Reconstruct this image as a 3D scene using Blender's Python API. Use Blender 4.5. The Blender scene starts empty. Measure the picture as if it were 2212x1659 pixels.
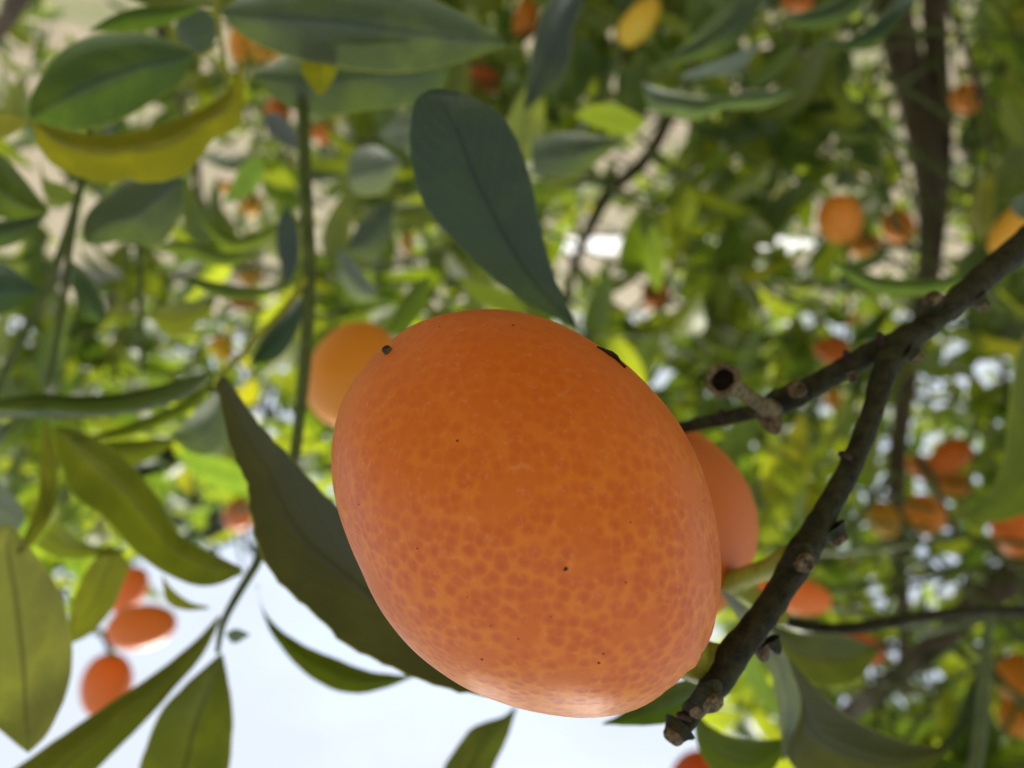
import bpy, bmesh, math, random
import numpy as np
from mathutils import Vector, Matrix

random.seed(7); np.random.seed(7)
scene = bpy.context.scene
COL = scene.collection

# ------------------------------------------------------------------ camera
# The photograph was stored upside down: the sky is at its lower edge, so the camera is rolled by 180 degrees.
W0, H0, FPX = 2212.0, 1659.0, 1736.0          # picture units used for the layout, focal length in those units
PITCH = math.radians(4.9)
CAM = Vector((0, 0, 1.25))
FWD = Vector((0, math.cos(PITCH), math.sin(PITCH)))
RGT = Vector((-1, 0, 0))
DWN = Vector((0, -math.sin(PITCH), math.cos(PITCH)))
cd = bpy.data.cameras.new('camera')
cam = bpy.data.objects.new('camera', cd); COL.objects.link(cam)
cd.sensor_width = 36.0
cd.lens = 36.0 * FPX / W0
cd.clip_start, cd.clip_end = 0.004, 2000
cd.dof.use_dof = True
cd.dof.focus_distance = 0.067
cd.dof.aperture_fstop = cd.lens / 1.2
up = -DWN; back = -FWD
cam.matrix_world = Matrix(((RGT.x, up.x, back.x, CAM.x), (RGT.y, up.y, back.y, CAM.y), (RGT.z, up.z, back.z, CAM.z), (0, 0, 0, 1)))
scene.camera = cam

# ------------------------------------------------------------------ sky, sun, exposure
SUN_EL, SUN_AZ = math.radians(60), math.radians(8)      # azimuth from +Y towards +X
world = bpy.data.worlds.new('World'); scene.world = world; world.use_nodes = True
wn, wl = world.node_tree.nodes, world.node_tree.links
wn.clear()
wo = wn.new('ShaderNodeOutputWorld'); bg = wn.new('ShaderNodeBackground')
sky = wn.new('ShaderNodeTexSky'); sky.sky_type = 'NISHITA'; sky.sun_disc = False
sky.sun_elevation = SUN_EL; sky.sun_rotation = SUN_AZ; sky.air_density = 1.0; sky.dust_density = 2.0
tc = wn.new('ShaderNodeTexCoord')
mp = wn.new('ShaderNodeMapping'); mp.inputs['Scale'].default_value = (1, 1, 2.2)
nz = wn.new('ShaderNodeTexNoise'); nz.inputs['Scale'].default_value = 3.2; nz.inputs['Detail'].default_value = 7; nz.inputs['Roughness'].default_value = .55
rp = wn.new('ShaderNodeValToRGB'); rp.color_ramp.elements[0].position = .30; rp.color_ramp.elements[1].position = .56
rp.color_ramp.elements[0].color = (.45, .45, .45, 1)
mx = wn.new('ShaderNodeMix'); mx.data_type = 'RGBA'
mx.inputs[7].default_value = (4.0, 4.35, 4.9, 1)
wl.new(tc.outputs['Generated'], mp.inputs[0]); wl.new(mp.outputs[0], nz.inputs[0]); wl.new(nz.outputs[0], rp.inputs[0])
wl.new(rp.outputs[0], mx.inputs[0]); wl.new(sky.outputs[0], mx.inputs[6]); wl.new(mx.outputs[2], bg.inputs[0])
bg.inputs[1].default_value = 0.10
wl.new(bg.outputs[0], wo.inputs[0])
ld = bpy.data.lights.new('sun', 'SUN'); ld.energy = 3.6; ld.angle = math.radians(25); ld.color = (1, .95, .87)
sun = bpy.data.objects.new('sun', ld); COL.objects.link(sun)
sdir = Vector((math.sin(SUN_AZ) * math.cos(SUN_EL), math.cos(SUN_AZ) * math.cos(SUN_EL), math.sin(SUN_EL)))
sun.rotation_euler = sdir.to_track_quat('Z', 'Y').to_euler()
vs = scene.view_settings
vs.view_transform = 'Standard'; vs.look = 'None'; vs.gamma = 1; vs.use_curve_mapping = False
vs.exposure = 1.08
scene.cycles.use_denoising = True
scene.cycles.max_bounces = 8; scene.cycles.transmission_bounces = 6; scene.cycles.diffuse_bounces = 4
scene.cycles.sample_clamp_indirect = 6

# ------------------------------------------------------------------ helpers
def P(x, y, d):
    """picture point at depth d (metres along the view axis) -> world"""
    x, y, d = float(x), float(y), float(d)
    return CAM + d * (FWD + ((x - W0 / 2) / FPX) * RGT + ((y - H0 / 2) / FPX) * DWN)
def tag(o, label=None, cat=None, group=None, kind=None):
    if label: o['label'] = label
    if cat: o['category'] = cat
    if group: o['group'] = group
    if kind: o['kind'] = kind
    return o
def link(o, parent=None):
    COL.objects.link(o)
    if parent is not None: o.parent = parent
    return o
def empty(name, loc=(0, 0, 0)):
    o = bpy.data.objects.new(name, None); o.location = loc; o.empty_display_size = .02
    return link(o)
def meshdata(name, verts, faces, mat=None, smooth=True, uvs=None):
    me = bpy.data.meshes.new(name)
    me.from_pydata([tuple(v) for v in verts], [], [tuple(f) for f in faces])
    if uvs is not None:
        ul = me.uv_layers.new(name='UVMap')
        li = np.zeros(len(me.loops), dtype=np.int32); me.loops.foreach_get('vertex_index', li)
        ul.data.foreach_set('uv', np.asarray(uvs, dtype=np.float32)[li].ravel())
    if mat: me.materials.append(mat)
    if smooth: me.polygons.foreach_set('use_smooth', np.ones(len(me.polygons), dtype=bool))
    me.update()
    return me
def catmull(pts, n):
    """smooth curve through the points, n samples equally spaced along its length"""
    p = np.asarray(pts, float)
    if len(p) == 2:
        t = np.linspace(0, 1, n)[:, None]
        return p[0] * (1 - t) + p[1] * t
    q = np.vstack([2 * p[0] - p[1], p, 2 * p[-1] - p[-2]])
    out = []
    for i in range(1, len(q) - 2):
        t = np.linspace(0, 1, 12, endpoint=False)[:, None]
        a, b, c, d = q[i - 1], q[i], q[i + 1], q[i + 2]
        out.append(.5 * ((2 * b) + (-a + c) * t + (2 * a - 5 * b + 4 * c - d) * t ** 2 + (-a + 3 * b - 3 * c + d) * t ** 3))
    out = np.vstack(out + [p[-1:]])
    s = np.concatenate([[0], np.cumsum(np.linalg.norm(np.diff(out[:, :2], axis=0), axis=1) + 1e-9)])
    u = np.linspace(0, s[-1], n)
    return np.stack([np.interp(u, s, out[:, k]) for k in range(out.shape[1])], 1)
def frames(c):
    t = np.gradient(c, axis=0); t /= np.linalg.norm(t, axis=1)[:, None] + 1e-12
    n = np.cross(t[0], [0.13, .41, .9]); n /= np.linalg.norm(n)
    N = [n]
    for i in range(1, len(c)):
        n = N[-1] - t[i] * np.dot(N[-1], t[i]); n /= np.linalg.norm(n) + 1e-12; N.append(n)
    N = np.array(N); B = np.cross(t, N)
    return t, N, B
def tube_arrays(c, r, sides=10, wob=0.0, rng=None):
    """c: n x 3 world points, r: n radii"""
    c = np.asarray(c, float); r = np.asarray(r, float); n = len(c)
    t, N, B = frames(c)
    a = np.linspace(0, 2 * np.pi, sides, endpoint=False)
    rng = rng or np.random
    ring = []
    for i in range(n):
        rr = r[i] * (1 + wob * rng.uniform(-1, 1, sides))
        ring.append(c[i] + (np.cos(a)[:, None] * N[i] + np.sin(a)[:, None] * B[i]) * rr[:, None])
    v = np.vstack(ring + [c[:1] - t[:1] * r[0] * .3, c[-1:] + t[-1:] * r[-1] * .5])
    f = []
    for i in range(n - 1):
        for k in range(sides):
            k2 = (k + 1) % sides
            f.append((i * sides + k, i * sides + k2, (i + 1) * sides + k2, (i + 1) * sides + k))
    e0, e1 = n * sides, n * sides + 1
    for k in range(sides):
        k2 = (k + 1) % sides
        f.append((e0, k2, k)); f.append((e1, (n - 1) * sides + k, (n - 1) * sides + k2))
    return v, f
def px_tube(name, pts, mat, parent, sides=10, wob=.03, n=None):
    """pts: (x, y, depth, width in picture units)"""
    n = n or max(6, 4 * len(pts))
    c = catmull(pts, n)
    w = [P(x, y, d) for x, y, d, _ in c]
    r = [q[3] * .5 * q[2] / FPX for q in c]
    v, f = tube_arrays(w, r, sides, wob)
    return link(bpy.data.objects.new(name, meshdata(name, v, f, mat)), parent)

# ------------------------------------------------------------------ materials
def new_mat(name):
    m = bpy.data.materials.new(name); m.use_nodes = True
    nt = m.node_tree; nt.nodes.clear()
    return m, nt.nodes, nt.links
class NB:
    def __init__(s, name):
        s.m, s.n, s.l = new_mat(name)
    def node(s, t, **k):
        x = s.n.new(t)
        for a, b in k.items(): setattr(x, a, b)
        return x
    def put(s, sock, v):
        if hasattr(v, 'is_output') or isinstance(v, bpy.types.NodeSocket): s.l.new(v, sock)
        elif isinstance(v, (tuple, list)) and len(v) == 3 and sock.type == 'RGBA': sock.default_value = (*v, 1)
        else: sock.default_value = v
    def math(s, op, a, b=0.0, clamp=False):
        x = s.node('ShaderNodeMath', operation=op, use_clamp=clamp); s.put(x.inputs[0], a); s.put(x.inputs[1], b); return x.outputs[0]
    def mix(s, f, a, b, blend='MIX'):
        x = s.node('ShaderNodeMix', data_type='RGBA', blend_type=blend); s.put(x.inputs[0], f); s.put(x.inputs[6], a); s.put(x.inputs[7], b); return x.outputs[2]
    def noise(s, vec, scale, detail=3, rough=.5):
        x = s.node('ShaderNodeTexNoise'); x.inputs['Scale'].default_value = scale; x.inputs['Detail'].default_value = detail; x.inputs['Roughness'].default_value = rough
        if vec is not None: s.l.new(vec, x.inputs['Vector'])
        return x.outputs['Fac']
    def ramp(s, f, lo, hi, a=0.0, b=1.0):
        x = s.node('ShaderNodeMapRange'); x.interpolation_type = 'SMOOTHSTEP'
        s.put(x.inputs[0], f); x.inputs[1].default_value = lo; x.inputs[2].default_value = hi; x.inputs[3].default_value = a; x.inputs[4].default_value = b
        return x.outputs[0]
    def bump(s, h, strength, dist, normal=None):
        x = s.node('ShaderNodeBump'); x.inputs['Strength'].default_value = strength; x.inputs['Distance'].default_value = dist
        s.l.new(h, x.inputs['Height'])
        if normal is not None: s.l.new(normal, x.inputs['Normal'])
        return x.outputs[0]
    def out(s, sh):
        o = s.node('ShaderNodeOutputMaterial'); s.l.new(sh, o.inputs[0]); return s.m
    def principled(s, **k):
        x = s.node('ShaderNodeBsdfPrincipled')
        for a, b in k.items(): s.put(x.inputs[a.replace('_', ' ')], b)
        return x

def leaf_material(name, stuff=False):
    b = NB(name)
    uv = b.node('ShaderNodeUVMap'); uv.uv_map = 'UVMap'
    sp = b.node('ShaderNodeSeparateXYZ'); b.l.new(uv.outputs[0], sp.inputs[0])
    u, v = sp.outputs[0], sp.outputs[1]
    geo = b.node('ShaderNodeNewGeometry')
    if stuff:
        at = b.node('ShaderNodeAttribute'); at.attribute_name = 'leaf_tint'; base = at.outputs['Color']; rimk = .5
        pos = geo.outputs['Position']
    else:
        oi = b.node('ShaderNodeObjectInfo'); base = oi.outputs['Color']; rimk = oi.outputs['Alpha']
        tco = b.node('ShaderNodeTexCoord'); pos = tco.outputs['Object']
    s = b.math('ABSOLUTE', b.math('SUBTRACT', u, .5))                  # 0 at the midrib, 0.5 at the margin
    rib = b.ramp(b.math('SUBTRACT', s, b.math('MULTIPLY', b.math('SUBTRACT', 1.0, v), .022)), .004, .022, 1.0, 0.0)
    vein = b.math('FRACT', b.math('MULTIPLY', b.math('SUBTRACT', v, b.math('MULTIPLY', s, .55)), 13.0))
    vein = b.ramp(b.math('ABSOLUTE', b.math('SUBTRACT', vein, .5)), .0, .13, 1.0, 0.0)
    rim = b.ramp(s, .478, .496, 0.0, 1.0)
    n1 = b.noise(pos, 90, 4, .6)
    n2 = b.noise(pos, 900, 2, .5)
    blot = b.ramp(n1, .46, .72)
    lite = b.mix(1.0, base, (1.9, 1.75, 1.0), 'MULTIPLY')
    top = b.mix(b.math('MULTIPLY', blot, .75), base, lite)
    top = b.mix(b.math('MULTIPLY', vein, .30), top, lite)
    top = b.mix(b.math('MULTIPLY', n2, .25), top, b.mix(1.0, base, (.55, .6, .6), 'MULTIPLY'))
    top = b.mix(b.math('MULTIPLY', rib, .55), top, b.mix(1.0, base, (.55, .6, .45), 'MULTIPLY'))
    und = b.mix(.45, top, b.mix(1.0, base, (1.75, 1.75, 1.3), 'MULTIPLY'))
    und = b.mix(b.math('MULTIPLY', vein, .22), und, b.mix(1.0, base, (.8, .95, .6), 'MULTIPLY'))
    und = b.mix(b.math('MULTIPLY', blot, .35), und, b.mix(1.0, base, (2.3, 2.2, 1.3), 'MULTIPLY'))
    colr = b.mix(geo.outputs['Backfacing'], top, und)
    colr = b.mix(b.math('MULTIPLY', rim, rimk), colr, (.36, .40, .06))
    h = b.math('ADD', b.math('MULTIPLY', rib, -.8), b.math('ADD', b.math('MULTIPLY', vein, -.25), b.math('MULTIPLY', n2, .35)))
    nrm = b.bump(h, .35, .0006)
    rough = b.math('ADD', .30, b.math('MULTIPLY', n1, .25))
    pr = b.principled(Base_Color=colr, Roughness=rough, Normal=nrm)
    pr.inputs['Specular IOR Level'].default_value = .75
    tr = b.node('ShaderNodeBsdfTranslucent')
    tcol = b.mix(1.0, colr, (2.0, 1.9, .5) if stuff else (1.45, 1.5, .6), 'MULTIPLY')
    tcol = b.mix(b.math('MULTIPLY', rib, .6), tcol, b.mix(1.0, base, (.35, .4, .2), 'MULTIPLY'))
    b.l.new(tcol, tr.inputs[0]); b.l.new(nrm, tr.inputs[1])
    ms = b.node('ShaderNodeMixShader'); ms.inputs[0].default_value = .48
    b.l.new(pr.outputs[0], ms.inputs[1]); b.l.new(tr.outputs[0], ms.inputs[2])
    return b.out(ms.outputs[0])
M_LEAF = leaf_material('leaf_green')
M_FOL = leaf_material('foliage_green', True)

def bark_material(name, c0, c1, scale, rough=.75, stretch=(1, 1, .25), bump=.4, dist=.001):
    b = NB(name)
    t = b.node('ShaderNodeTexCoord'); m = b.node('ShaderNodeMapping'); m.inputs['Scale'].default_value = stretch
    b.l.new(t.outputs['Object'], m.inputs[0])
    n = b.noise(m.outputs[0], scale, 6, .65); n2 = b.noise(t.outputs['Object'], scale * 5, 3)
    f = b.ramp(n, .32, .68)
    c = b.mix(f, c0, c1); c = b.mix(b.math('MULTIPLY', n2, .4), c, c0)
    pr = b.principled(Base_Color=c, Roughness=rough, Normal=b.bump(b.math('ADD', n, b.math('MULTIPLY', n2, .4)), bump, dist))
    pr.inputs['Specular IOR Level'].default_value = .18
    return b.out(pr.outputs[0])
M_BARK = bark_material('bark_grey_brown', (.06, .045, .034), (.19, .145, .11), 60)
M_TWIG = bark_material('twig_dark_green', (.009, .009, .003), (.042, .042, .013), 520, .68, (1, 1, 1), .9, .0006)
M_GREEN = bark_material('shoot_green', (.05, .075, .018), (.11, .13, .03), 300, .5, (1, 1, 1), .3, .0003)
M_YOUNG = bark_material('stalk_yellow_green', (.17, .18, .016), (.30, .29, .03), 500, .5, (1, 1, 1), .3, .0002)
M_CORK = bark_material('cork_scar', (.025, .016, .008), (.22, .165, .085), 1300, .8, (1, 1, 1), .6, .0003)
M_DARK = bark_material('dry_dark', (.010, .006, .005), (.06, .036, .026), 1500, .7, (1, 1, 1), .5, .0002)

M_CALYX = bark_material('dry_calyx', (.07, .055, .025), (.24, .20, .10), 1400, .8, (1, 1, 1), .5, .0003)
M_HOLLOW = bark_material('hollow_dark', (.004, .003, .002), (.016, .011, .007), 1500, .9, (1, 1, 1), .8, .0004)  # near-black: the shade inside the calyx cup is put into the colour
def fruit_material(name, hero):
    b = NB(name)
    t = b.node('ShaderNodeTexCoord'); pos = t.outputs['Object']
    oi = b.node('ShaderNodeObjectInfo')
    base = oi.outputs['Color']
    k = 1.0 if hero else 1.0
    nA = b.noise(pos, 120, 4, .55); nB = b.noise(pos, 1400, 3, .6); nC = b.noise(pos, 60, 2)
    warp = b.node('ShaderNodeMixRGB') if False else None
    vo = b.node('ShaderNodeTexVoronoi'); vo.inputs['Scale'].default_value = 1060; vo.inputs['Randomness'].default_value = .85
    b.l.new(pos, vo.inputs['Vector'])
    spot = b.ramp(vo.outputs['Distance'], .04, .62, 1.0, 0.0)
    spz = b.node('ShaderNodeSeparateXYZ'); b.l.new(pos, spz.inputs[0])
    keep = b.math('MULTIPLY', b.ramp(b.noise(pos, 260, 3), .30, .52), b.ramp(spz.outputs[2], -.014, .002, .35, 1.0))
    spot = b.math('MULTIPLY', spot, keep)
    net = b.math('MULTIPLY', b.ramp(vo.outputs['Distance'], .42, .82), keep)
    c = b.mix(b.math('MULTIPLY', nA, .5), base, b.mix(1.0, base, (.80, .68, .45), 'MULTIPLY'))
    c = b.mix(b.math('MULTIPLY', spot, .62), c, b.mix(1.0, base, (.78, .55, .5), 'MULTIPLY'))
    c = b.mix(b.math('MULTIPLY', net, .6), c, b.mix(1.0, base, (1.15, 1.55, 3.0), 'MULTIPLY'))
    veil = b.math('MULTIPLY', b.ramp(nB, .56, .72), .12)
    c = b.mix(veil, c, (.85, .55, .28))
    c = b.mix(b.ramp(nC, .55, .75, 0, .18), c, b.mix(1.0, base, (.9, .75, .6), 'MULTIPLY'))
    h = b.math('ADD', b.math('MULTIPLY', spot, -.22), b.math('ADD', b.math('MULTIPLY', nB, .30), b.math('MULTIPLY', nA, .5)))
    nrm = b.bump(h, .30 if hero else .25, .00035)
    rough = b.math('ADD', .33, b.math('MULTIPLY', nB, .2))
    pr = b.principled(Base_Color=c, Roughness=rough, Normal=nrm)
    pr.inputs['Specular IOR Level'].default_value = .4
    pr.inputs['Sheen Weight'].default_value = .03; pr.inputs['Sheen Roughness'].default_value = .35; pr.inputs['Sheen Tint'].default_value = (1, .72, .5, 1)
    pr.inputs['Subsurface Weight'].default_value = .25
    pr.inputs['Subsurface Radius'].default_value = (1.0, .35, .1)
    pr.inputs['Subsurface Scale'].default_value = .0016
    return b.out(pr.outputs[0])
M_FRUIT = fruit_material('kumquat_skin', True)

def ground_material():
    b = NB('dry_lawn')
    g = b.node('ShaderNodeNewGeometry'); pos = g.outputs['Position']
    n1 = b.noise(pos, .9, 5, .6); n2 = b.noise(pos, 9, 5, .65); n3 = b.noise(pos, 60, 4, .7)
    c = b.mix(b.ramp(n2, .35, .65), (.21, .17, .105), (.34, .28, .19))
    c = b.mix(b.math('MULTIPLY', b.ramp(n1, .5, .64), .7), c, (.13, .16, .045))
    c = b.mix(b.math('MULTIPLY', n3, .5), c, (.12, .10, .06))
    pr = b.principled(Base_Color=c, Roughness=.95, Normal=b.bump(b.math('ADD', n2, n3), .6, .03))
    return b.out(pr.outputs[0])
def plain(name, c0, c1, scale, rough=.8):
    b = NB(name); g = b.node('ShaderNodeNewGeometry'); n = b.noise(g.outputs['Position'], scale, 5, .6)
    pr = b.principled(Base_Color=b.mix(b.ramp(n, .3, .7), c0, c1), Roughness=rough)
    return b.out(pr.outputs[0])

# ------------------------------------------------------------------ ground, road, distant trees
def grid_sheet(name, x0, x1, y0, y1, nx, ny, z, amp, mat):
    xs, ys = np.linspace(x0, x1, nx), np.linspace(y0, y1, ny)
    v = [(x, y, z + amp * (math.sin(x * .7 + 1) * math.cos(y * .5) + .5 * math.sin(x * 1.9 + y * 1.3))) for y in ys for x in xs]
    f = [(j * nx + i, j * nx + i + 1, (j + 1) * nx + i + 1, (j + 1) * nx + i) for j in range(ny - 1) for i in range(nx - 1)]
    return link(bpy.data.objects.new(name, meshdata(name, v, f, mat)))
tag(grid_sheet('ground', -600, 600, -200, 900, 60, 60, 0, 0.0, ground_material()), kind='structure')
rv = []
for i in range(31):
    y = 12.6 + .11 * i; xa = -5.6 + .25 * math.sin(y * .9); xb = -.2 + .3 * math.sin(y * .7 + 1)
    rv += [(xa - .02, y, .004), (xa, y, .05), (xb, y, .05), (xb + .02, y, .004)]
rf = [(4 * i + k, 4 * i + 1 + k, 4 * i + 5 + k, 4 * i + 4 + k) for i in range(30) for k in range(3)]
tag(link(bpy.data.objects.new('pavement', meshdata('pavement', rv, rf, plain('pale_concrete', (.5, .49, .46), (.66, .65, .62), 1.3), False))), kind='structure')

# ------------------------------------------------------------------ leaf geometry
def leaf_grid(nv=7, nu=5, length=1.0, width=.42, droop=.18, fold=.12, wave=.03, seed=0):
    """generic citrus leaf: base at the origin, along +Y, upper face towards +Z"""
    rg = random.Random(seed); ph = rg.random() * 6
    v, uv, f = [], [], []
    for j in range(nv):
        t = j / (nv - 1)
        w = width * .5 * max(.02, (math.sin(math.pi * min(1, t ** .82)) ** .8) * (1.04 - .15 * t))
        if j == 0: w = width * .03
        if j == nv - 1: w = width * .02
        for i in range(nu):
            s = i / (nu - 1) * 2 - 1
            z = -droop * t * t + abs(s) * fold * w * 2 + wave * math.sin(ph + t * 7 + s * 2) * abs(s)
            v.append((s * w * length, t * length, z * length)); uv.append((i / (nu - 1), t))
    for j in range(nv - 1):
        for i in range(nu - 1):
            a = j * nu + i
            f.append((a, a + 1, a + nu + 1, a + nu))
    return np.array(v), f, np.array(uv)
LEAF_SHAPES = [leaf_grid(7, 5, 1, random.uniform(.36, .5), random.uniform(-.02, .4), random.uniform(.05, .35), random.uniform(.01, .05), k) for k in range(8)]
LEAF_MESH = [meshdata('leaf', v, f, M_LEAF, True, uv) for v, f, uv in LEAF_SHAPES]

def tint(rng, kind='mix'):
    """natural leaf colours, linear"""
    r = rng.random()
    if r < .26: c = (.06, .10, .03)
    elif r < .60: c = (.10, .145, .028)
    elif r < .96: c = (.15, .185, .032)
    else: c = (.19, .19, .03)
    k = rng.uniform(.85, 1.45)
    return (c[0] * k, c[1] * k, c[2] * k)

# ------------------------------------------------------------------ the tree
tree = empty('kumquat_tree', (-.62, 1.15, 0))
tag(tree, 'kumquat tree with grey-brown stems, dark green twigs and glossy green leaves, hung with orange fruit', 'tree')
TB = Vector(tree.location)
def to_tree(o):
    """world-space mesh under the tree root"""
    o.parent = tree; o.matrix_parent_inverse = Matrix.Translation(-TB); return o
def stem(pts, mat=M_BARK, sides=14, wob=.06, name='stem', n=None):
    return to_tree(px_tube(name, pts, mat, None, sides, wob, n))

def near(d): return d if d < .12 else .12 + (d - .12) * .5
# traced leaves: both margins from stalk end to tip, with their own depth
def leaf(A, Bm, d0, d1, colr, face='top', mid=.5, fold=.0, bow=.0, nv=15, nu=9, crenate=0.0, parent=None, label=None, slope=None, rim=.6):
    """A, Bm: margins in picture units (base -> tip); d0, d1 depth at base and tip (metres);
    fold: midrib depth offset, bow: extra depth half way along"""
    d0, d1 = near(d0), near(d1)
    a, bb = catmull(A, nv), catmull(Bm, nv)
    if crenate:
        for e, s in ((a, 1), (bb, -1)):
            tn = np.gradient(e, axis=0); tn /= np.linalg.norm(tn, axis=1)[:, None] + 1e-9
            k = np.arange(nv)
            off = crenate * (np.abs(np.sin(k * 1.05 + s)) - .5 + np.random.uniform(-.4, .4, nv)); off[0] = off[-1] = 0
            e[:, 0] += -tn[:, 1] * off; e[:, 1] += tn[:, 0] * off
    if slope is None: slope = (.75 if face == 'top' else -.55) * (.3 if parent is main else 1)
    ym = (a[:, 1].mean() + bb[:, 1].mean()) / 2
    v, uv, f = [], [], []
    for j in range(nv):
        t = j / (nv - 1)
        d = d0 + (d1 - d0) * t + bow * math.sin(math.pi * t)
        for i in range(nu):
            s = i / (nu - 1)
            # the midrib sits at fraction `mid`
            if s < .5: q = a[j] + (bb[j] - a[j]) * (mid * s * 2)
            else: q = a[j] + (bb[j] - a[j]) * (mid + (1 - mid) * (s - .5) * 2)
            prof = 1 - abs(2 * s - 1) ** 1.3
            dd = d + fold * prof * math.sin(math.pi * min(1, max(0, t * .9 + .05)))
            dd = dd + max(-.35 * d0, min(.35 * d0, slope * d0 / FPX * (q[1] - ym)))
            v.append(P(q[0], q[1], dd)); uv.append((s, t))
    for j in range(nv - 1):
        for i in range(nu - 1):
            k = j * nu + i
            f.append((k, k + 1, k + nu + 1, k + nu))
    # orientation: make the upper face look at the camera when face == 'top'
    k = (nv // 2) * nu + nu // 2
    n = (v[k + 1] - v[k]).cross(v[k + nu] - v[k])
    toward = n.dot(CAM - v[k]) > 0
    if toward != (face == 'top'): f = [q[::-1] for q in f]
    o = bpy.data.objects.new('leaf', meshdata('leaf', v, f, M_LEAF, True, uv))
    o.color = (*colr, rim)
    link(o)
    if parent is None: to_tree(o)
    else:
        o.parent = parent
    if label: o['label'] = label
    return o

# --- stems and limbs of the tree (picture x, y, depth, width)
stem([(1880, -1150, 1.35, 95), (1890, -500, 1.22, 82), (1925, -40, 1.05, 78), (1945, 100, 1.03, 74), (1985, 250, 1.0, 66), (2010, 400, 1.0, 60), (2008, 560, 1.0, 50), (1990, 680, 1.0, 44), (1950, 880, 1.0, 40), (1935, 1100, 1.0, 36), (1950, 1300, 1.0, 30), (1955, 1500, 1.05, 24)])
stem([(2060, -1200, 1.4, 85), (2025, -500, 1.2, 70), (2018, -40, 1.06, 52), (2022, 120, 1.03, 50), (2030, 300, 1.01, 50), (2028, 420, 1.0, 46), (2012, 560, .99, 40), (1998, 680, .99, 30)])
stem([(1510, -300, 1.5, 40), (1490, 100, 1.3, 34), (1440, 260, 1.25, 30), (1390, 350, 1.25, 30), (1320, 410, 1.25, 32), (1280, 480, 1.25, 26), (1245, 560, 1.25, 20), (1225, 640, 1.25, 18), (1210, 760, 1.25, 16)])
stem([(1555, 60, 1.2, 12), (1552, 250, 1.15, 14), (1550, 360, 1.15, 14), (1530, 470, 1.15, 11), (1505, 600, 1.15, 10), (1490, 740, 1.15, 9)], sides=8)
stem([(1575, 300, .9, 8), (1570, 430, .9, 10), (1600, 540, .9, 12), (1650, 620, .9, 12), (1720, 660, .9, 9), (1780, 690, .9, 7)], sides=8)
stem([(2500, 950, .9, 80), (2330, 1120, .9, 78), (2212, 1225, .9, 72), (2120, 1300, .9, 64), (2010, 1400, .92, 54), (1900, 1490, .95, 44), (1800, 1570, 1.0, 36), (1700, 1680, 1.0, 30)])
stem([(2120, 420, .62, 6), (2140, 320, .62, 9), (2100, 150, .62, 12), (2060, 40, .62, 13), (2030, -40, .62, 14), (1950, -300, .7, 20)], sides=8)
stem([(2120, 195, .64, 8), (2180, 260, .64, 8), (2240, 320, .64, 7)], sides=8)
stem([(2100, 640, .8, 14), (2130, 720, .8, 14), (2170, 800, .8, 12), (2140, 900, .8, 14), (2130, 1000, .8, 12), (2110, 1140, .8, 12), (2080, 1280, .8, 10)], sides=8)
stem([(1980, 1000, .7, 10), (2020, 1050, .7, 12), (2060, 1150, .7, 13), (2085, 1230, .7, 13), (2100, 1300, .7, 10)], sides=8)
stem([(1930, 1390, .55, 8), (1880, 1400, .55, 12), (1960, 1400, .55, 12), (2060, 1380, .6, 10)], sides=8)
stem([(80, -70, .55, 50), (45, -10, .55, 40), (10, 50, .55, 32), (-30, 110, .55, 26), (-120, 260, .6, 20)], sides=10)
stem([(380, -60, .9, 34), (360, 20, .9, 30), (350, 60, .9, 28), (375, 170, .9, 26), (395, 260, .9, 22), (420, 330, .9, 18), (430, 420, .9, 16), (450, 520, .9, 14)], sides=10)
stem([(1500, 160, 1.1, 60), (1540, 100, 1.1, 60), (1590, 20, 1.1, 60), (1650, -100, 1.2, 60)], sides=10)
# --- green twigs at the left
def twig(pts, mat=M_GREEN, sides=10, wob=.04, label=None):
    pts = [(x, y, near(d) if d < .4 else d, w) for x, y, d, w in pts]
    o = to_tree(px_tube('twig', pts, mat, None, sides, wob))
    if label: o['label'] = label
    return o
tw_left = twig([(-60, 960, .24, 20), (-5, 835, .24, 19), (60, 705, .24, 18), (110, 600, .24, 18), (150, 490, .24, 17), (172, 410, .24, 16), (190, 320, .25, 15), (205, 150, .27, 14)])
twig([(100, 840, .26, 14), (118, 760, .26, 14), (138, 640, .26, 14), (150, 545, .26, 13), (165, 460, .27, 12)])
twig([(308, 805, .3, 10), (304, 680, .3, 11), (302, 560, .3, 11), (300, 500, .3, 11), (330, 330, .32, 11)])
tw_mid = twig([(640, -60, .24, 26), (648, 120, .23, 27), (655, 260, .225, 27), (660, 400, .22, 28), (668, 560, .215, 28), (665, 700, .21, 27), (652, 850, .205, 26), (636, 985, .2, 24), (600, 1110, .19, 22), (555, 1215, .18, 20), (510, 1290, .175, 18), (480, 1350, .17, 15), (470, 1410, .17, 10)], label='straight grey-green shoot rising behind the big fruit')
tw_side = twig([(662, 600, .21, 16), (625, 655, .21, 15), (570, 715, .208, 14), (520, 770, .206, 14), (470, 815, .204, 11)], M_YOUNG)
twig([(1660, 1330, .22, 24), (1740, 1352, .22, 26), (1830, 1358, .22, 26), (1950, 1340, .22, 24), (2080, 1322, .23, 22), (2212, 1320, .24, 22), (2400, 1330, .26, 24)], M_TWIG)
twig([(2140, 1300, .3, 18), (2128, 1420, .3, 22), (2125, 1520, .3, 24), (2110, 1640, .3, 26), (2090, 1760, .3, 26)], M_GREEN)
twig([(2120, 1420, .33, 8), (2095, 1520, .33, 9), (2060, 1590, .33, 9), (1980, 1640, .33, 8)], M_TWIG)
twig([(1560, 1300, .5, 14), (1700, 1290, .5, 14), (1850, 1265, .5, 15), (2000, 1240, .5, 15), (2150, 1225, .5, 15)], M_GREEN)
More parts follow.
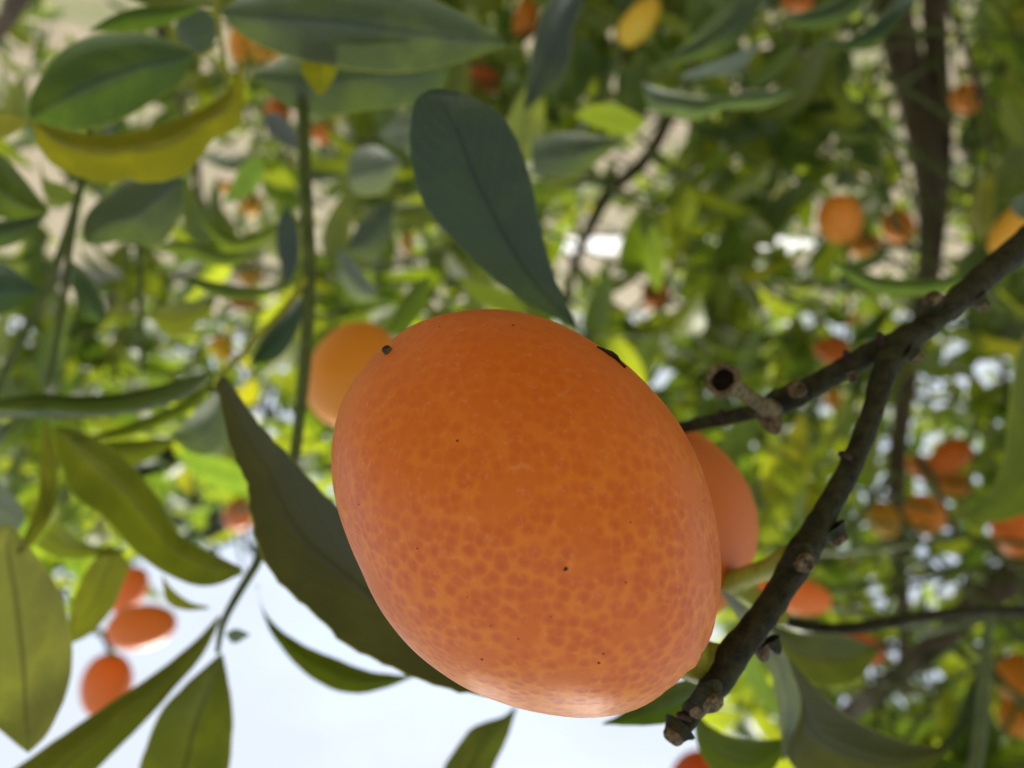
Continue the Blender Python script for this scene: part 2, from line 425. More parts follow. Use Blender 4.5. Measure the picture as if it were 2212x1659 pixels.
twig([(500, 240, .21, 9), (480, 110, .2, 10), (470, 40, .195, 11), (465, -40, .19, 12), (455, -160, .2, 14)], M_YOUNG)
twig([(470, 95, .2, 6), (440, 115, .195, 7), (420, 118, .19, 6)], M_YOUNG)

twig([(234, 1405, .45, 8), (226, 1380, .45, 10), (200, 1350, .46, 9), (150, 1300, .48, 9), (60, 1200, .5, 10)], M_TWIG)
# --- the twig that carries the big fruit
main = to_tree(px_tube('twig', [(2780, -40, .20, 76), (2500, 250, .145, 70), (2330, 420, .118, 65), (2212, 528, .105, 60), (2140, 585, .101, 56), (2060, 655, .0975, 53), (1990, 712, .095, 53), (1940, 742, .0935, 56), (1905, 820, .0915, 49), (1880, 905, .090, 44), (1835, 1010, .089, 48), (1790, 1095, .088, 51), (1735, 1190, .087, 66), (1690, 1270, .085, 60), (1635, 1350, .0835, 61), (1580, 1420, .0825, 68), (1545, 1480, .082, 61), (1510, 1520, .0815, 48), (1482, 1560, .081, 41), (1462, 1582, .081, 37)], M_TWIG, None, 18, .08, 110))
main['label'] = 'dark green woody twig with knobbly leaf scars that bears the big fruit'
side = px_tube('side_twig', [(1945, 740, .0945, 56), (1880, 765, .0955, 50), (1800, 810, .097, 48), (1730, 848, .099, 50), (1680, 868, .100, 56), (1640, 885, .102, 36), (1560, 905, .107, 30), (1480, 922, .113, 26), (1390, 950, .118, 20)], M_TWIG, None, 14, .06, 48)
side.parent = main
def lathe_arrays(p, ax, prof, sides=14, wob=.06, seed=0):
    """rings at (height, radius) along the axis from p"""
    rg = np.random.RandomState(seed)
    p = np.array(p, float); ax = np.array(ax, float); ax /= np.linalg.norm(ax)
    n = np.cross(ax, [.13, .41, .9]); n /= np.linalg.norm(n); b_ = np.cross(ax, n)
    a = np.linspace(0, 2 * np.pi, sides, endpoint=False)
    k = 1 + wob * rg.uniform(-1, 1, sides)
    v = []
    for h, r in prof:
        rr = r * (k + wob * .5 * rg.uniform(-1, 1, sides))
        v.append(p + ax * h + (np.cos(a)[:, None] * n + np.sin(a)[:, None] * b_) * rr[:, None])
    v = np.vstack(v + [[p + ax * prof[-1][0]]])
    f = [(i * sides + q, i * sides + (q + 1) % sides, (i + 1) * sides + (q + 1) % sides, (i + 1) * sides + q) for i in range(len(prof) - 1) for q in range(sides)]
    m = (len(prof) - 1) * sides
    f += [(m + q, m + (q + 1) % sides, len(v) - 1) for q in range(sides)]
    return v, f
def knob(x, y, d, r, axis_px, mat, name='leaf_scar', ln=.9, parent=None):
    """raised scar on a swollen dark base: corky rim round a sunken face; or a small bud"""
    ax = RGT * axis_px[0] + DWN * axis_px[1] - FWD * axis_px[2]
    R = r * .82 * d / FPX
    if name == 'bud': prof = [(-R * .8, R * 1.2), (0, R * 1.0), (R * ln * .4, R * .85), (R * ln * .75, R * .6), (R * ln * .95, R * .3), (R * ln, R * .1)]
    else: prof = [(-R * .5, R * 1.7), (-R * .1, R * 1.35), (R * ln * .45, R * 1.08), (R * ln * .8, R * 1.0), (R * ln, R * .82), (R * ln * .93, R * .6), (R * ln * .72, R * .42), (R * ln * .74, R * .2)]
    v, f = lathe_arrays(P(x, y, d), ax, prof, 12, .10, int(x))
    o = link(bpy.data.objects.new(name, meshdata(name, v, f, mat)))
    if name != 'bud':
        o.data.materials.append(M_TWIG)
        for k, pl in enumerate(o.data.polygons):
            if k < 24: pl.material_index = 1
    o.parent = parent or main
    return o
knob(1732, 1212, .0845, 26, (.1, .3, 1), M_CORK)
knob(1532, 1510, .079, 30, (.5, .6, 1), M_CORK)
knob(1505, 1530, .0795, 22, (.1, .6, 1), M_CORK)
knob(1462, 1578, .0805, 26, (-.6, .55, .45), M_CORK, ln=1.2)
knob(1482, 1548, .080, 14, (-.9, -.3, .3), M_DARK, 'bud', 2.2)
knob(1645, 1405, .0845, 20, (.25, 1, .1), M_CORK, 'bud', 1.6)
knob(1672, 1390, .0845, 18, (.5, 1, 0), M_TWIG, 'bud', 1.8)
knob(1800, 1150, .0875, 24, (.6, .9, .2), M_CORK, ln=1.4)
knob(1828, 985, .0885, 13, (-1, -.4, .2), M_DARK, 'bud', 1.9)
knob(1972, 765, .092, 18, (.7, .7, .4), M_CORK, ln=1.3)
knob(2022, 655, .095, 22, (-.7, -.7, .4), M_CORK, ln=1.3)
knob(2115, 650, .0985, 18, (.6, .8, .2), M_CORK, ln=1.4)
knob(1905, 735, .0935, 13, (-.5, -1, .2), M_DARK, 'bud', 1.8)
knob(1832, 772, .0955, 12, (-.5, -1, .2), M_DARK, 'bud', 2.0)
knob(1840, 812, .0955, 14, (.3, 1, .2), M_CORK, 'bud', 1.6)
knob(1722, 845, .0975, 22, (-.3, -.5, 1), M_CORK)
knob(1665, 905, .0985, 28, (.2, 1, .5), M_CORK, 'bud', 1.6)
knob(1560, 898, .1065, 14, (-.2, -.8, .6), M_DARK, 'bud', 1.6)
# empty calyx cup on its old stalk
def cup():
    p0, p1 = P(1668, 888, .0985), P(1562, 822, .092)
    face = (-FWD * .80 + RGT * -.50 + DWN * -.30).normalized()
    R = 37 * .092 / FPX
    c = catmull([list(p0), list(p0.lerp(p1, .35)), list(p0.lerp(p1, .7)), list(p1 - face * R * .45)], 14)
    v, f = tube_arrays(c, np.interp(np.linspace(0, 1, 14), [0, .15, .3, .6, .85, 1], [R * .66, R * .6, R * .48, R * .42, R * .55, R * .7]), 12, .08)
    v2, f2 = lathe_arrays(p1, face, [(-R * .75, R * .60), (-R * .45, R * .92), (-R * .05, R * 1.04), (R * .25, R * 1.03), (R * .36, R * .93), (R * .33, R * .76), (R * .05, R * .66)], 18, .05, 5)
    f2 = [q for q in f2 if len(v2) - 1 not in q]
    n0 = len(v); v = np.vstack([v, v2]); f = f + [tuple(np.array(q) + n0) for q in f2]
    o = link(bpy.data.objects.new('old_calyx', meshdata('old_calyx', v, f, M_CALYX)))
    o.parent = main; o['label'] = 'hollow dried calyx cup left where a fruit has dropped'
    v, f = lathe_arrays(p1, face, [(R * .14, R * .80), (R * .05, R * .62), (-R * .05, R * .3)], 14, .05, 6)
    o = link(bpy.data.objects.new('calyx_hollow', meshdata('calyx_hollow', v, f, M_HOLLOW)))
    o.parent = main
cup()

# --- traced leaves
G_DARK = (.015, .026, .012); G_MID = (.055, .10, .030); G_GREY = (.075, .115, .065); G_OLIVE = (.10, .125, .018); G_YEL = (.15, .14, .018); G_LIME = (.16, .20, .035); G_BLUE = (.06, .095, .075); G_PALE = (.16, .21, .12)
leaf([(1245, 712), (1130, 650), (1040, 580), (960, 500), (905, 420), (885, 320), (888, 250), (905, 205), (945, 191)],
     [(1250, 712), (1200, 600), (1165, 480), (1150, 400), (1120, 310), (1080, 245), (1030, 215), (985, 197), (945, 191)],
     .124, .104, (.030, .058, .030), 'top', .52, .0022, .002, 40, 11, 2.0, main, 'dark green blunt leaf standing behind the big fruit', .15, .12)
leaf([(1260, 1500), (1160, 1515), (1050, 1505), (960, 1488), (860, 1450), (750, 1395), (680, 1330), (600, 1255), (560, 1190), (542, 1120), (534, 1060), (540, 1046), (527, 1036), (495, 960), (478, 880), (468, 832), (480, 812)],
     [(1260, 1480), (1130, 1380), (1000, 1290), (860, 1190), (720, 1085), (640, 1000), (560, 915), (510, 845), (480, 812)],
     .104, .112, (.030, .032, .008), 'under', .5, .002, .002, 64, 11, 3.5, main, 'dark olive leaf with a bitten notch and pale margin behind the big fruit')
leaf([(478, 20), (560, -25), (700, -52), (850, -35), (950, 5), (1050, 60), (1099, 96)],
     [(478, 30), (520, 75), (600, 115), (700, 140), (840, 158), (950, 145), (1030, 122), (1099, 97)],
     .19, .175, (.085, .12, .072), 'top', .50, .006, .004, 26, 9, 1.5)
leaf([(545, 160), (650, 105), (800, 85), (920, 95), (975, 140)],
     [(545, 165), (600, 215), (650, 243), (720, 251), (800, 236), (900, 225), (955, 190), (975, 142)], .215, .21, (.085, .125, .055), 'top', .5, .004)
leaf([(655, 120), (650, 150), (670, 185), (690, 208)], [(735, 125), (725, 160), (708, 190), (692, 208)], .205, .20, (.12, .115, .012), 'under', .5, .002)
leaf([(421, 114), (370, 90), (300, 70), (200, 75), (130, 110), (85, 170), (62, 225), (68, 258)],
     [(421, 118), (390, 180), (330, 220), (270, 255), (200, 278), (130, 275), (68, 259)], .19, .18, (.075, .125, .045), 'top', .5, .008, .0, 22, 9, 1.0)
leaf([(522, 132), (497, 190), (460, 220), (400, 250), (330, 275), (250, 290), (160, 288), (76, 262)],
     [(524, 134), (527, 210), (516, 275), (462, 300), (430, 345), (390, 380), (330, 394), (284, 389), (274, 380), (264, 392), (240, 397), (180, 385), (120, 360), (86, 325), (73, 290), (72, 262)],
     .182, .165, G_YEL, 'under', .38, .006, .004, 40, 9, 1.5, label='yellowing curled leaf with a nick in its edge')
leaf([(-110, 240), (-40, 240), (20, 250), (66, 262)], [(-110, 330), (-40, 312), (20, 293), (66, 263)], .16, .155, (.13, .125, .015), 'under')
leaf([(270, -60), (250, -20), (330, 15), (400, 12), (450, 8)], [(470, -60), (478, -20), (476, 5), (460, 14), (450, 10)], .2, .2, (.15, .18, .03), 'top')
leaf([(430, 5), (380, 10), (300, 15), (240, 35), (192, 65)], [(430, 20), (400, 35), (340, 60), (270, 70), (192, 67)], .205, .205, (.06, .10, .022), 'under', .5, .003)
leaf([(470, 45), (440, 20), (400, 20), (380, 50), (385, 85)], [(472, 50), (465, 90), (440, 120), (410, 105), (385, 88)], .22, .23, (.05, .085, .022), 'top')
leaf([(185, 527), (178, 480), (215, 430), (275, 388), (340, 370), (398, 385)], [(185, 528), (230, 527), (280, 522), (335, 537), (372, 500), (394, 455), (399, 388)], .235, .25, (.085, .115, .075), 'top', .45, .006, .0, 22, 9, 1.0, tw_left, 'grey-green leaf with a waxy sheen')
leaf([(106, 456), (80, 420), (40, 370), (0, 330), (-90, 290)], [(106, 460), (60, 476), (0, 470), (-50, 420), (-92, 295)], .215, .20, (.11, .155, .035), 'top', .5, .005, parent=tw_left)
leaf([(102, 462), (40, 472), (-30, 480), (-90, 500)], [(100, 466), (60, 512), (0, 537), (-90, 540)], .222, .21, (.07, .105, .055), 'top', .4, .005, parent=tw_left)
leaf([(88, 625), (40, 590), (0, 565), (-80, 555)], [(88, 629), (40, 665), (0, 682), (-80, 690)], .245, .24, (.028, .06, .022), 'top', .5, .004, parent=tw_left)
leaf([(150, 560), (190, 590), (220, 640), (225, 700)], [(152, 560), (158, 620), (180, 680), (225, 702)], .255, .26, (.07, .115, .055), 'top', .5, .004)
leaf([(180, 430), (140, 400), (100, 385), (85, 340)], [(178, 440), (130, 440), (95, 420), (85, 345)], .27, .28, (.05, .07, .014), 'under')
leaf([(460, 800), (380, 822), (280, 846), (160, 855), (80, 850), (-60, 872)], [(462, 806), (400, 850), (300, 880), (200, 890), (80, 884), (-60, 890)], .204, .19, (.04, .058, .012), 'under', .6, .003, .004, 22, 9, 0, tw_side)
leaf([(462, 806), (400, 846), (300, 876), (180, 886), (60, 886), (-60, 892)], [(462, 809), (402, 858), (300, 890), (180, 902), (60, 902), (-60, 905)], .2035, .1885, (.15, .19, .13), 'top', .5, .0, .004, 18, 7, 0, tw_side)
leaf([(463, 812), (400, 866), (300, 908), (220, 935), (153, 952)], [(464, 818), (430, 872), (360, 912), (260, 945), (154, 953)], .20, .19, (.085, .115, .016), 'under', .5, .003, .003, 18, 9, 1, tw_side)
leaf([(475, 840), (430, 880), (392, 920), (368, 940)], [(478, 842), (490, 900), (480, 955), (455, 980), (425, 982), (390, 965), (368, 942)], .23, .25, (.13, .18, .08), 'top', .5, .004)
leaf([(385, 945), (300, 950), (220, 955), (150, 965)], [(384, 948), (340, 985), (270, 1008), (200, 1000), (150, 967)], .26, .25, (.10, .12, .018), 'under', .5, .004)
leaf([(524, 1240), (450, 1267), (380, 1250), (300, 1200), (220, 1115), (160, 1072), (130, 1000), (115, 925)],
     [(522, 1226), (440, 1185), (385, 1150), (345, 1080), (290, 1010), (230, 960), (165, 928), (116, 922)], .176, .165, (.105, .12, .016), 'under', .62, .006, .003, 26, 9, 1.0, tw_mid, 'long translucent green leaf with a dark midrib')
leaf([(95, 905), (88, 1000), (82, 1080), (60, 1140), (35, 1195)], [(99, 905), (120, 960), (126, 1050), (110, 1120), (70, 1180), (36, 1196)], .2, .195, (.12, .125, .03), 'under', .5, .004)
leaf([(-60, 985), (0, 1040), (45, 1090), (52, 1125)], [(-60, 1120), (0, 1135), (35, 1147), (52, 1128)], .2, .195, (.17, .21, .14), 'top')
leaf([(20, 1130), (-60, 1180), (-90, 1350), (-50, 1520), (15, 1590), (60, 1626)],
     [(25, 1135), (85, 1208), (130, 1280), (154, 1370), (155, 1450), (138, 1515), (100, 1590), (61, 1627)], .165, .145, (.15, .155, .062), 'under', .55, .005, .0, 26, 9, 1.0, label='broad yellow-olive leaf with faint cross veins')
leaf([(235, 1175), (190, 1225), (160, 1290), (148, 1340), (146, 1392)], [(238, 1176), (278, 1215), (262, 1270), (240, 1320), (195, 1370), (147, 1393)], .2, .195, (.16, .165, .036), 'under', .5, .004)
leaf([(120, 1120), (170, 1165), (230, 1185), (275, 1190)], [(75, 1180), (130, 1205), (210, 1203), (275, 1193)], .21, .205, (.13, .15, .025), 'under', .5, .002)
leaf([(474, 1328), (420, 1385), (340, 1450), (250, 1510), (160, 1570), (60, 1640), (-20, 1700), (-120, 1790)],
     [(477, 1334), (442, 1410), (382, 1482), (320, 1552), (230, 1642), (150, 1720), (50, 1780), (-118, 1792)], .17, .15, (.085, .094, .022), 'under', .5, .006, .003, 26, 9, 1.0, tw_mid, 'long olive leaf crossing below two orange fruits')
leaf([(476, 1412), (420, 1460), (352, 1530), (320, 1600), (297, 1680), (310, 1780), (370, 1880)],
     [(481, 1412), (495, 1480), (503, 1540), (500, 1620), (488, 1700), (450, 1800), (371, 1882)], .17, .16, (.085, .10, .024), 'under', .5, .006, .003, 24, 9, 1.0, tw_mid)
leaf([(488, 1368), (510, 1358), (540, 1370)], [(488, 1370), (505, 1390), (540, 1372)], .172, .18, (.13, .18, .12), 'top', parent=tw_mid, nv=9, nu=5)
leaf([(450, 1310), (410, 1300), (370, 1270), (350, 1240)], [(452, 1315), (400, 1318), (360, 1300), (350, 1245)], .185, .19, (.15, .16, .02), 'under', nv=9, nu=5)
leaf([(556, 1262), (566, 1310), (600, 1355), (660, 1395), (720, 1420), (800, 1450), (892, 1461)],
     [(553, 1262), (575, 1345), (612, 1405), (660, 1455), (720, 1490), (780, 1498), (840, 1484), (892, 1463)], .178, .165, (.075, .095, .016), 'under', .5, .005, .003, 24, 9, .8, tw_mid, 'curved narrow leaf against the pale sky')
leaf([(1114, 1525), (1085, 1548), (1022, 1570), (982, 1620), (958, 1660), (945, 1740), (955, 1800)],
     [(1117, 1525), (1098, 1590), (1072, 1645), (1045, 1705), (1005, 1760), (956, 1802)], .2, .19, (.10, .115, .045), 'under', .5, .008, .0, 22, 9, .8, label='leaf hanging tip up in open sky below the big fruit')
leaf([(1540, 1466), (1480, 1468), (1400, 1498), (1345, 1540), (1300, 1563)], [(1545, 1475), (1530, 1505), (1490, 1538), (1440, 1562), (1380, 1568), (1300, 1565)], .1, .112, (.052, .085, .018), 'under', .5, .003, .0, 20, 9, 1, main)
leaf([(1500, 1535), (1540, 1572), (1600, 1596), (1660, 1598), (1720, 1590)], [(1498, 1540), (1510, 1620), (1560, 1680), (1640, 1690), (1720, 1595)], .13, .14, (.065, .09, .018), 'under', .5, .003, .0, 20, 9, 1)
leaf([(1555, 1275), (1600, 1345), (1645, 1410), (1672, 1480), (1684, 1560), (1690, 1645)], [(1560, 1272), (1640, 1330), (1690, 1400), (1718, 1470), (1730, 1530), (1694, 1646)], .105, .125, (.17, .205, .16), 'top', .5, .002, .0, 22, 9, .8, main, 'pale waxy upturned margin of the leaf beside the twig')
leaf([(1684, 1400), (1750, 1472), (1830, 1545), (1940, 1597), (2052, 1617)], [(1690, 1440), (1726, 1520), (1712, 1590), (1700, 1640), (1770, 1695), (1900, 1715), (2000, 1665), (2052, 1620)], .118, .13, (.045, .050, .018), 'under', .45, .004, .003, 28, 9, 1.2, main, 'broad dull olive leaf with a thin yellow edge')
leaf([(1640, 1330), (1720, 1365), (1820, 1372), (1900, 1400)], [(1645, 1345), (1690, 1420), (1760, 1480), (1850, 1470), (1900, 1403)], .19, .21, (.05, .06, .014), 'under', .5, .004)
leaf([(2118, 584), (2020, 602), (1920, 602), (1860, 586), (1798, 563)], [(2118, 590), (2050, 626), (1960, 641), (1880, 630), (1822, 592), (1798, 565)], .2, .21, (.075, .115, .05), 'under', .4, .004, .0, 20, 9, .5)
leaf([(2270, 640), (2205, 740), (2182, 850), (2170, 980), (2140, 1060), (2085, 1120)], [(2330, 700), (2330, 950), (2250, 1080), (2170, 1125), (2085, 1123)], .26, .27, (.06, .08, .022), 'under', .5, .006)
leaf([(2300, 380), (2260, 420), (2212, 420), (2180, 440)], [(2300, 470), (2250, 480), (2200, 470), (2180, 443)], .3, .32, (.05, .08, .035), 'top')
# softer leaves further back, upper half
D = .30
leaf([(1262, -70), (1180, 10), (1152, 90), (1140, 160), (1131, 238)], [(1290, -70), (1240, 60), (1230, 130), (1195, 190), (1132, 240)], D, .31, (.035, .05, .04), 'top', .5, .004)
leaf([(1660, -60), (1560, 15), (1505, 75), (1460, 110), (1418, 141)], [(1680, -60), (1610, 70), (1555, 112), (1490, 132), (1418, 143)], .34, .36, (.055, .085, .045), 'top', .5, .005)
leaf([(1385, 178), (1440, 195), (1540, 210), (1640, 195), (1722, 196)], [(1387, 185), (1405, 240), (1460, 250), (1500, 262), (1560, 236), (1650, 232), (1722, 199)], .36, .37, (.085, .12, .08), 'top', .5, .006)
leaf([(1960, -30), (1880, 55), (1820, 88), (1758, 96)], [(1990, -20), (1920, 75), (1850, 106), (1758, 101)], .34, .35, (.04, .065, .04), 'top', .5, .004)
leaf([(1900, -70), (1800, 0), (1740, 22), (1688, 47)], [(1920, -60), (1840, 35), (1760, 62), (1688, 50)], .36, .36, (.055, .085, .045), 'top', .5, .004)
leaf([(1640, 90), (1580, 120), (1520, 140), (1470, 165)], [(1640, 100), (1600, 150), (1540, 165), (1472, 170)], .42, .42, (.11, .15, .12), 'top')
leaf([(1345, 300), (1280, 292), (1210, 285), (1148, 300)], [(1345, 305), (1290, 350), (1220, 385), (1150, 370)], .42, .40, (.06, .085, .055), 'top', .5, .005)
leaf([(1400, 260), (1360, 290), (1290, 275), (1240, 250)], [(1400, 262), (1340, 230), (1290, 225), (1240, 246)], .45, .46, (.10, .13, .02), 'under')
leaf([(748, 380), (760, 330), (810, 315), (868, 350)], [(748, 385), (770, 420), (830, 415), (868, 355)], .40, .42, (.14, .17, .15), 'top', .5, .004)
leaf([(850, 440), (805, 450), (770, 490), (745, 545)], [(852, 445), (840, 520), (800, 560), (746, 548)], .42, .40, (.06, .085, .065), 'top', .5, .004)
leaf([(580, 240), (610, 250), (640, 285), (650, 320)], [(570, 260), (590, 295), (620, 318), (650, 322)], .42, .42, (.05, .065, .07), 'top')
leaf([(735, 540), (760, 560), (800, 610), (815, 640)], [(728, 545), (732, 600), (770, 650), (815, 645)], .45, .44, (.15, .19, .18), 'top', .5, .003)
leaf([(925, 595), (890, 620), (860, 660), (835, 720)], [(928, 600), (920, 660), (880, 710), (836, 722)], .24, .25, (.07, .105, .02), 'under', .5, .003)
leaf([(990, 595), (1040, 615), (1090, 625), (1140, 670)], [(990, 600), (1030, 650), (1080, 670), (1140, 674)], .3, .3, (.09, .12, .02), 'under')
leaf([(660, 640), (610, 665), (570, 720), (540, 785)], [(662, 645), (640, 720), (600, 775), (541, 788)], .22, .23, (.025, .055, .016), 'top', .5, .003, parent=tw_side)
leaf([(625, 616), (550, 622), (470, 610), (372, 588)], [(625, 620), (560, 642), (480, 644), (373, 592)], .24, .25, (.085, .125, .035), 'top', .5, .003)
leaf([(450, 655), (400, 650), (350, 660), (320, 680)], [(450, 660), (420, 705), (370, 728), (320, 684)], .26, .27, (.12, .135, .02), 'under', .5, .003)
leaf([(620, 440), (600, 480), (598, 540), (620, 620)], [(622, 440), (645, 500), (645, 560), (622, 622)], .3, .3, (.03, .05, .045), 'top')
leaf([(560, 540), (480, 545), (400, 520), (330, 530)], [(560, 545), (500, 575), (410, 560), (330, 535)], .3, .31, (.07, .10, .03), 'under', .5, .003)
leaf([(430, 470), (500, 510), (560, 500), (620, 470)], [(430, 475), (490, 540), (560, 530), (620, 475)], .33, .34, (.08, .11, .03), 'under', .5, .003)
leaf([(1410, 480), (1395, 530), (1395, 590), (1420, 630)], [(1412, 480), (1430, 530), (1435, 590), (1422, 632)], .75, .76, (.12, .17, .03), 'under', nv=9, nu=5)
leaf([(560, 330), (520, 360), (500, 400), (480, 440)], [(562, 335), (570, 380), (540, 420), (482, 442)], .4, .4, (.06, .10, .03), 'under')
leaf([(960, 330), (900, 250), (860, 250), (820, 290)], [(962, 335), (900, 320), (860, 320), (822, 295)], .5, .5, (.08, .11, .06), 'top')

# ------------------------------------------------------------------ fruit
def fruit_profile(nt=28, nz=18, egg=.06, flat=.0, seed=1):
    rg = np.random.RandomState(seed)
    v, f = [], []
    for j in range(1, nz):
        th = math.pi * j / nz
        z = math.cos(th)
        r = math.sin(th) ** .93 * (1 + egg * z * .8)
        for i in range(nt):
            a = 2 * math.pi * i / nt
            k = 1 + .012 * math.sin(3 * a + seed) + .010 * math.sin(5 * a + 2 * z)
            v.append((.42 * r * k * math.cos(a), .42 * r * k * math.sin(a), .5 * z))
    v.append((0, 0, .482)); v.append((0, 0, -.5))
    top, bot = len(v) - 2, len(v) - 1
    for j in range(nz - 2):
        for i in range(nt):
            i2 = (i + 1) % nt
            f.append((j * nt + i, (j + 1) * nt + i, (j + 1) * nt + i2, j * nt + i2))
    for i in range(nt):
        i2 = (i + 1) % nt
        f.append((top, i, i2)); f.append((bot, (nz - 2) * nt + i2, (nz - 2) * nt + i))
    return v, f
SKIN = [meshdata('skin', *fruit_profile(seed=k, egg=e), M_FRUIT) for k, e in ((1, .06), (2, -.08), (3, .14))]
def stalk_mesh():
    v, f = tube_arrays([(0, 0, .46), (0, 0, .485), (0, 0, .50), (.005, 0, .52), (.012, .004, .60), (.03, .01, .72)], [.10, .115, .09, .045, .035, .035], 8, .05)
    return meshdata('stalk', v, f, M_YOUNG)
STALK = stalk_mesh()
ORANGE = (.66, .145, .002); AMBER = (.78, .27, .008); YELLOW = (.72, .46, .03); REDDISH = (.82, .15, .02)
fruit_sites = []; FRUIT_GUARD = []
def kumquat(x, y, lpx, spx, ang, colr, label, size=.036, tilt=0.0, d=None, group=None):
    """lpx, spx: length and width in picture units; ang: picture direction of the stalk end (0 right, 90 down = up in the world)"""
    d = d or size * FPX / lpx
    o = empty('kumquat', P(x, y, d))
    a = math.radians(ang)
    zax = (RGT * math.cos(a) + DWN * math.sin(a) + FWD * tilt).normalized()
    o.rotation_euler = zax.to_track_quat('Z', 'Y').to_euler()
    L = lpx * d / FPX; Wd = spx * d / FPX
    o.scale = (Wd / .84, Wd / .84, L)
    k = random.randrange(3)
    s = link(bpy.data.objects.new('skin', SKIN[k]), o); c = np.array(colr) * random.uniform(.92, 1.06)
    s.color = (*c, 1)
    link(bpy.data.objects.new('stalk', STALK), o)
    tag(o, label, 'fruit', group or 'kumquats hanging in the tree')
    if lpx > 45: FRUIT_GUARD.append((x, y, (lpx + spx) / 4, d))
    if d > .3 and not (x < 400 and y > 1200): fruit_sites.append((Vector(o.location) + zax * L * .7, zax))
    return o

# the big fruit: body built from its outline, as deep as it is wide
D0 = .0745
SIL = [(737, 866), (724, 910), (714, 965), (714, 1010), (728, 1100), (755, 1175), (790, 1250), (860, 1370), (960, 1458), (1080, 1518), (1180, 1546), (1260, 1555), (1350, 1543), (1430, 1505), (1500, 1440), (1540, 1370), (1557, 1290), (1558, 1200), (1538, 1080), (1492, 960), (1443, 882), (1413, 848), (1357, 789), (1294, 746), (1255, 720), (1150, 678), (1050, 665), (930, 685), (880, 710), (838, 739), (800, 772), (768, 804)]
CX, CY = 1140, 1115
ang_s = np.array([math.atan2(y - CY, x - CX) for x, y in SIL]); rad_s = np.array([math.hypot(x - CX, y - CY) for x, y in SIL])
od = np.argsort(ang_s); ang_s, rad_s = ang_s[od], rad_s[od]
def sil_r(phi):
    phi = (phi + math.pi) % (2 * math.pi) - math.pi
    return np.interp(phi, ang_s, rad_s, period=2 * math.pi)
phis = np.linspace(-math.pi, math.pi, 160, endpoint=False)
rs = np.array([sil_r(p) for p in phis])
ker = np.exp(-np.linspace(-2, 2, 9) ** 2); ker /= ker.sum()
rs = np.convolve(np.concatenate([rs[-4:], rs, rs[:4]]), ker, 'valid')
def big_fruit():
    c = P(CX - 6, CY - 19, D0)
    view = (c - CAM).normalized()
    # frame perpendicular to the line of sight
    ex = (RGT - view * RGT.dot(view)).normalized(); ey = (DWN - view * DWN.dot(view)).normalized()
    dist = (c - CAM).length
    root = empty('kumquat', c)
    NT, NP = 110, 160
    v, f = [], []
    zr = 405.0 / FPX * D0 * .97                                        # half depth
    # a body seen from nearby shows a slightly smaller outline than its widest section
    shrink = .985
    tgt = rs.copy(); cur = rs.copy()
    TH = np.pi * np.arange(1, NT) / NT
    nex, ney, nv_, ncm = (np.array(q, float) for q in (ex, ey, view, c - CAM))
    nR, nD, nF = (np.array(q, float) for q in (RGT, DWN, FWD))
    ax = (nex + ney) / np.linalg.norm(nex + ney); pr_ = (ney - nex) / np.linalg.norm(ney - nex)
    for step in range(7):
        st = (np.sin(TH) ** .97)[:, None, None]
        rr = (cur / FPX * D0 * shrink)[None, :, None]
        p = st * rr * (np.cos(phis)[None, :, None] * nex + np.sin(phis)[None, :, None] * ney) - (zr * np.cos(TH))[:, None, None] * nv_
        tt = (p @ ax) / (480 / FPX * D0)
        q = p - (p @ ax)[..., None] * ax
        aa = np.arctan2(q @ nv_, q @ pr_)
        # folds that run out from the stalk end, and slow lumps
        fold = np.maximum(0, tt - .35) * .018 * np.sin(aa * 11 + .8 * np.sin(aa * 3) + tt * 2)
        lump = .0035 * np.sin(aa * 4 + tt * 3) + .0025 * np.sin(aa * 7 - tt * 6)
        p = p * (1 + fold * .5 + lump)[..., None]
        w = p + ncm; dep = w @ nF
        X = W0 / 2 + (w @ nR) / dep * FPX - CX; Y = H0 / 2 + (w @ nD) / dep * FPX - CY
        bins = ((np.arctan2(Y, X) + np.pi) / (2 * np.pi) * 80).astype(int) % 80
        mxr = np.zeros(80); np.maximum.at(mxr, bins.ravel(), np.hypot(X, Y).ravel())
        bc = -np.pi + (np.arange(80) + .5) * 2 * np.pi / 80
        ratio = np.interp(bc, phis, tgt, period=2 * np.pi) / mxr
        def basis(a): return np.stack([np.ones_like(a)] + [g(k * a) for k in range(1, 6) for g in (np.cos, np.sin)], 1)
        co = np.linalg.lstsq(basis(bc), ratio, rcond=None)[0]
        if step < 6: cur = cur * (basis(phis) @ co)
    v = [Vector(k) for k in p.reshape(-1, 3)]
    v.append(-view * zr); v.append(view * zr)
    t0, t1 = len(v) - 2, len(v) - 1
    for j in range(NT - 2):
        for i in range(NP):
            i2 = (i + 1) % NP
            f.append((j * NP + i, (j + 1) * NP + i, (j + 1) * NP + i2, j * NP + i2))
    for i in range(NP):
        i2 = (i + 1) % NP
        f.append((t0, i, i2)); f.append((t1, (NT - 2) * NP + i2, (NT - 2) * NP + i))
    me = meshdata('skin', v, f, M_FRUIT)
    me.update()
    # outward normals
    if me.polygons[NP * 30].normal.dot(Vector(v[me.polygons[NP * 30].vertices[0]])) < 0:
        me.flip_normals()
    s = link(bpy.data.objects.new('skin', me), root); s.color = (*ORANGE, 1)
    V = np.array([list(q) for q in v])
    def surf(px, py):
        """first point of the skin under a picture point, and the outward normal"""
        ray = (P(px, py, 1) - CAM).normalized()
        from mathutils.bvhtree import BVHTree
        h = BVH.ray_cast(CAM - c, ray)
        if h[0] is None:
            k = np.argmin(np.linalg.norm(np.cross(V - np.array(CAM - c), np.array(ray)), axis=1)); q = Vector(V[k]); return q, q.normalized()
        return h[0], h[1] if h[1].dot(ray) < 0 else -h[1]
    from mathutils.bvhtree import BVHTree
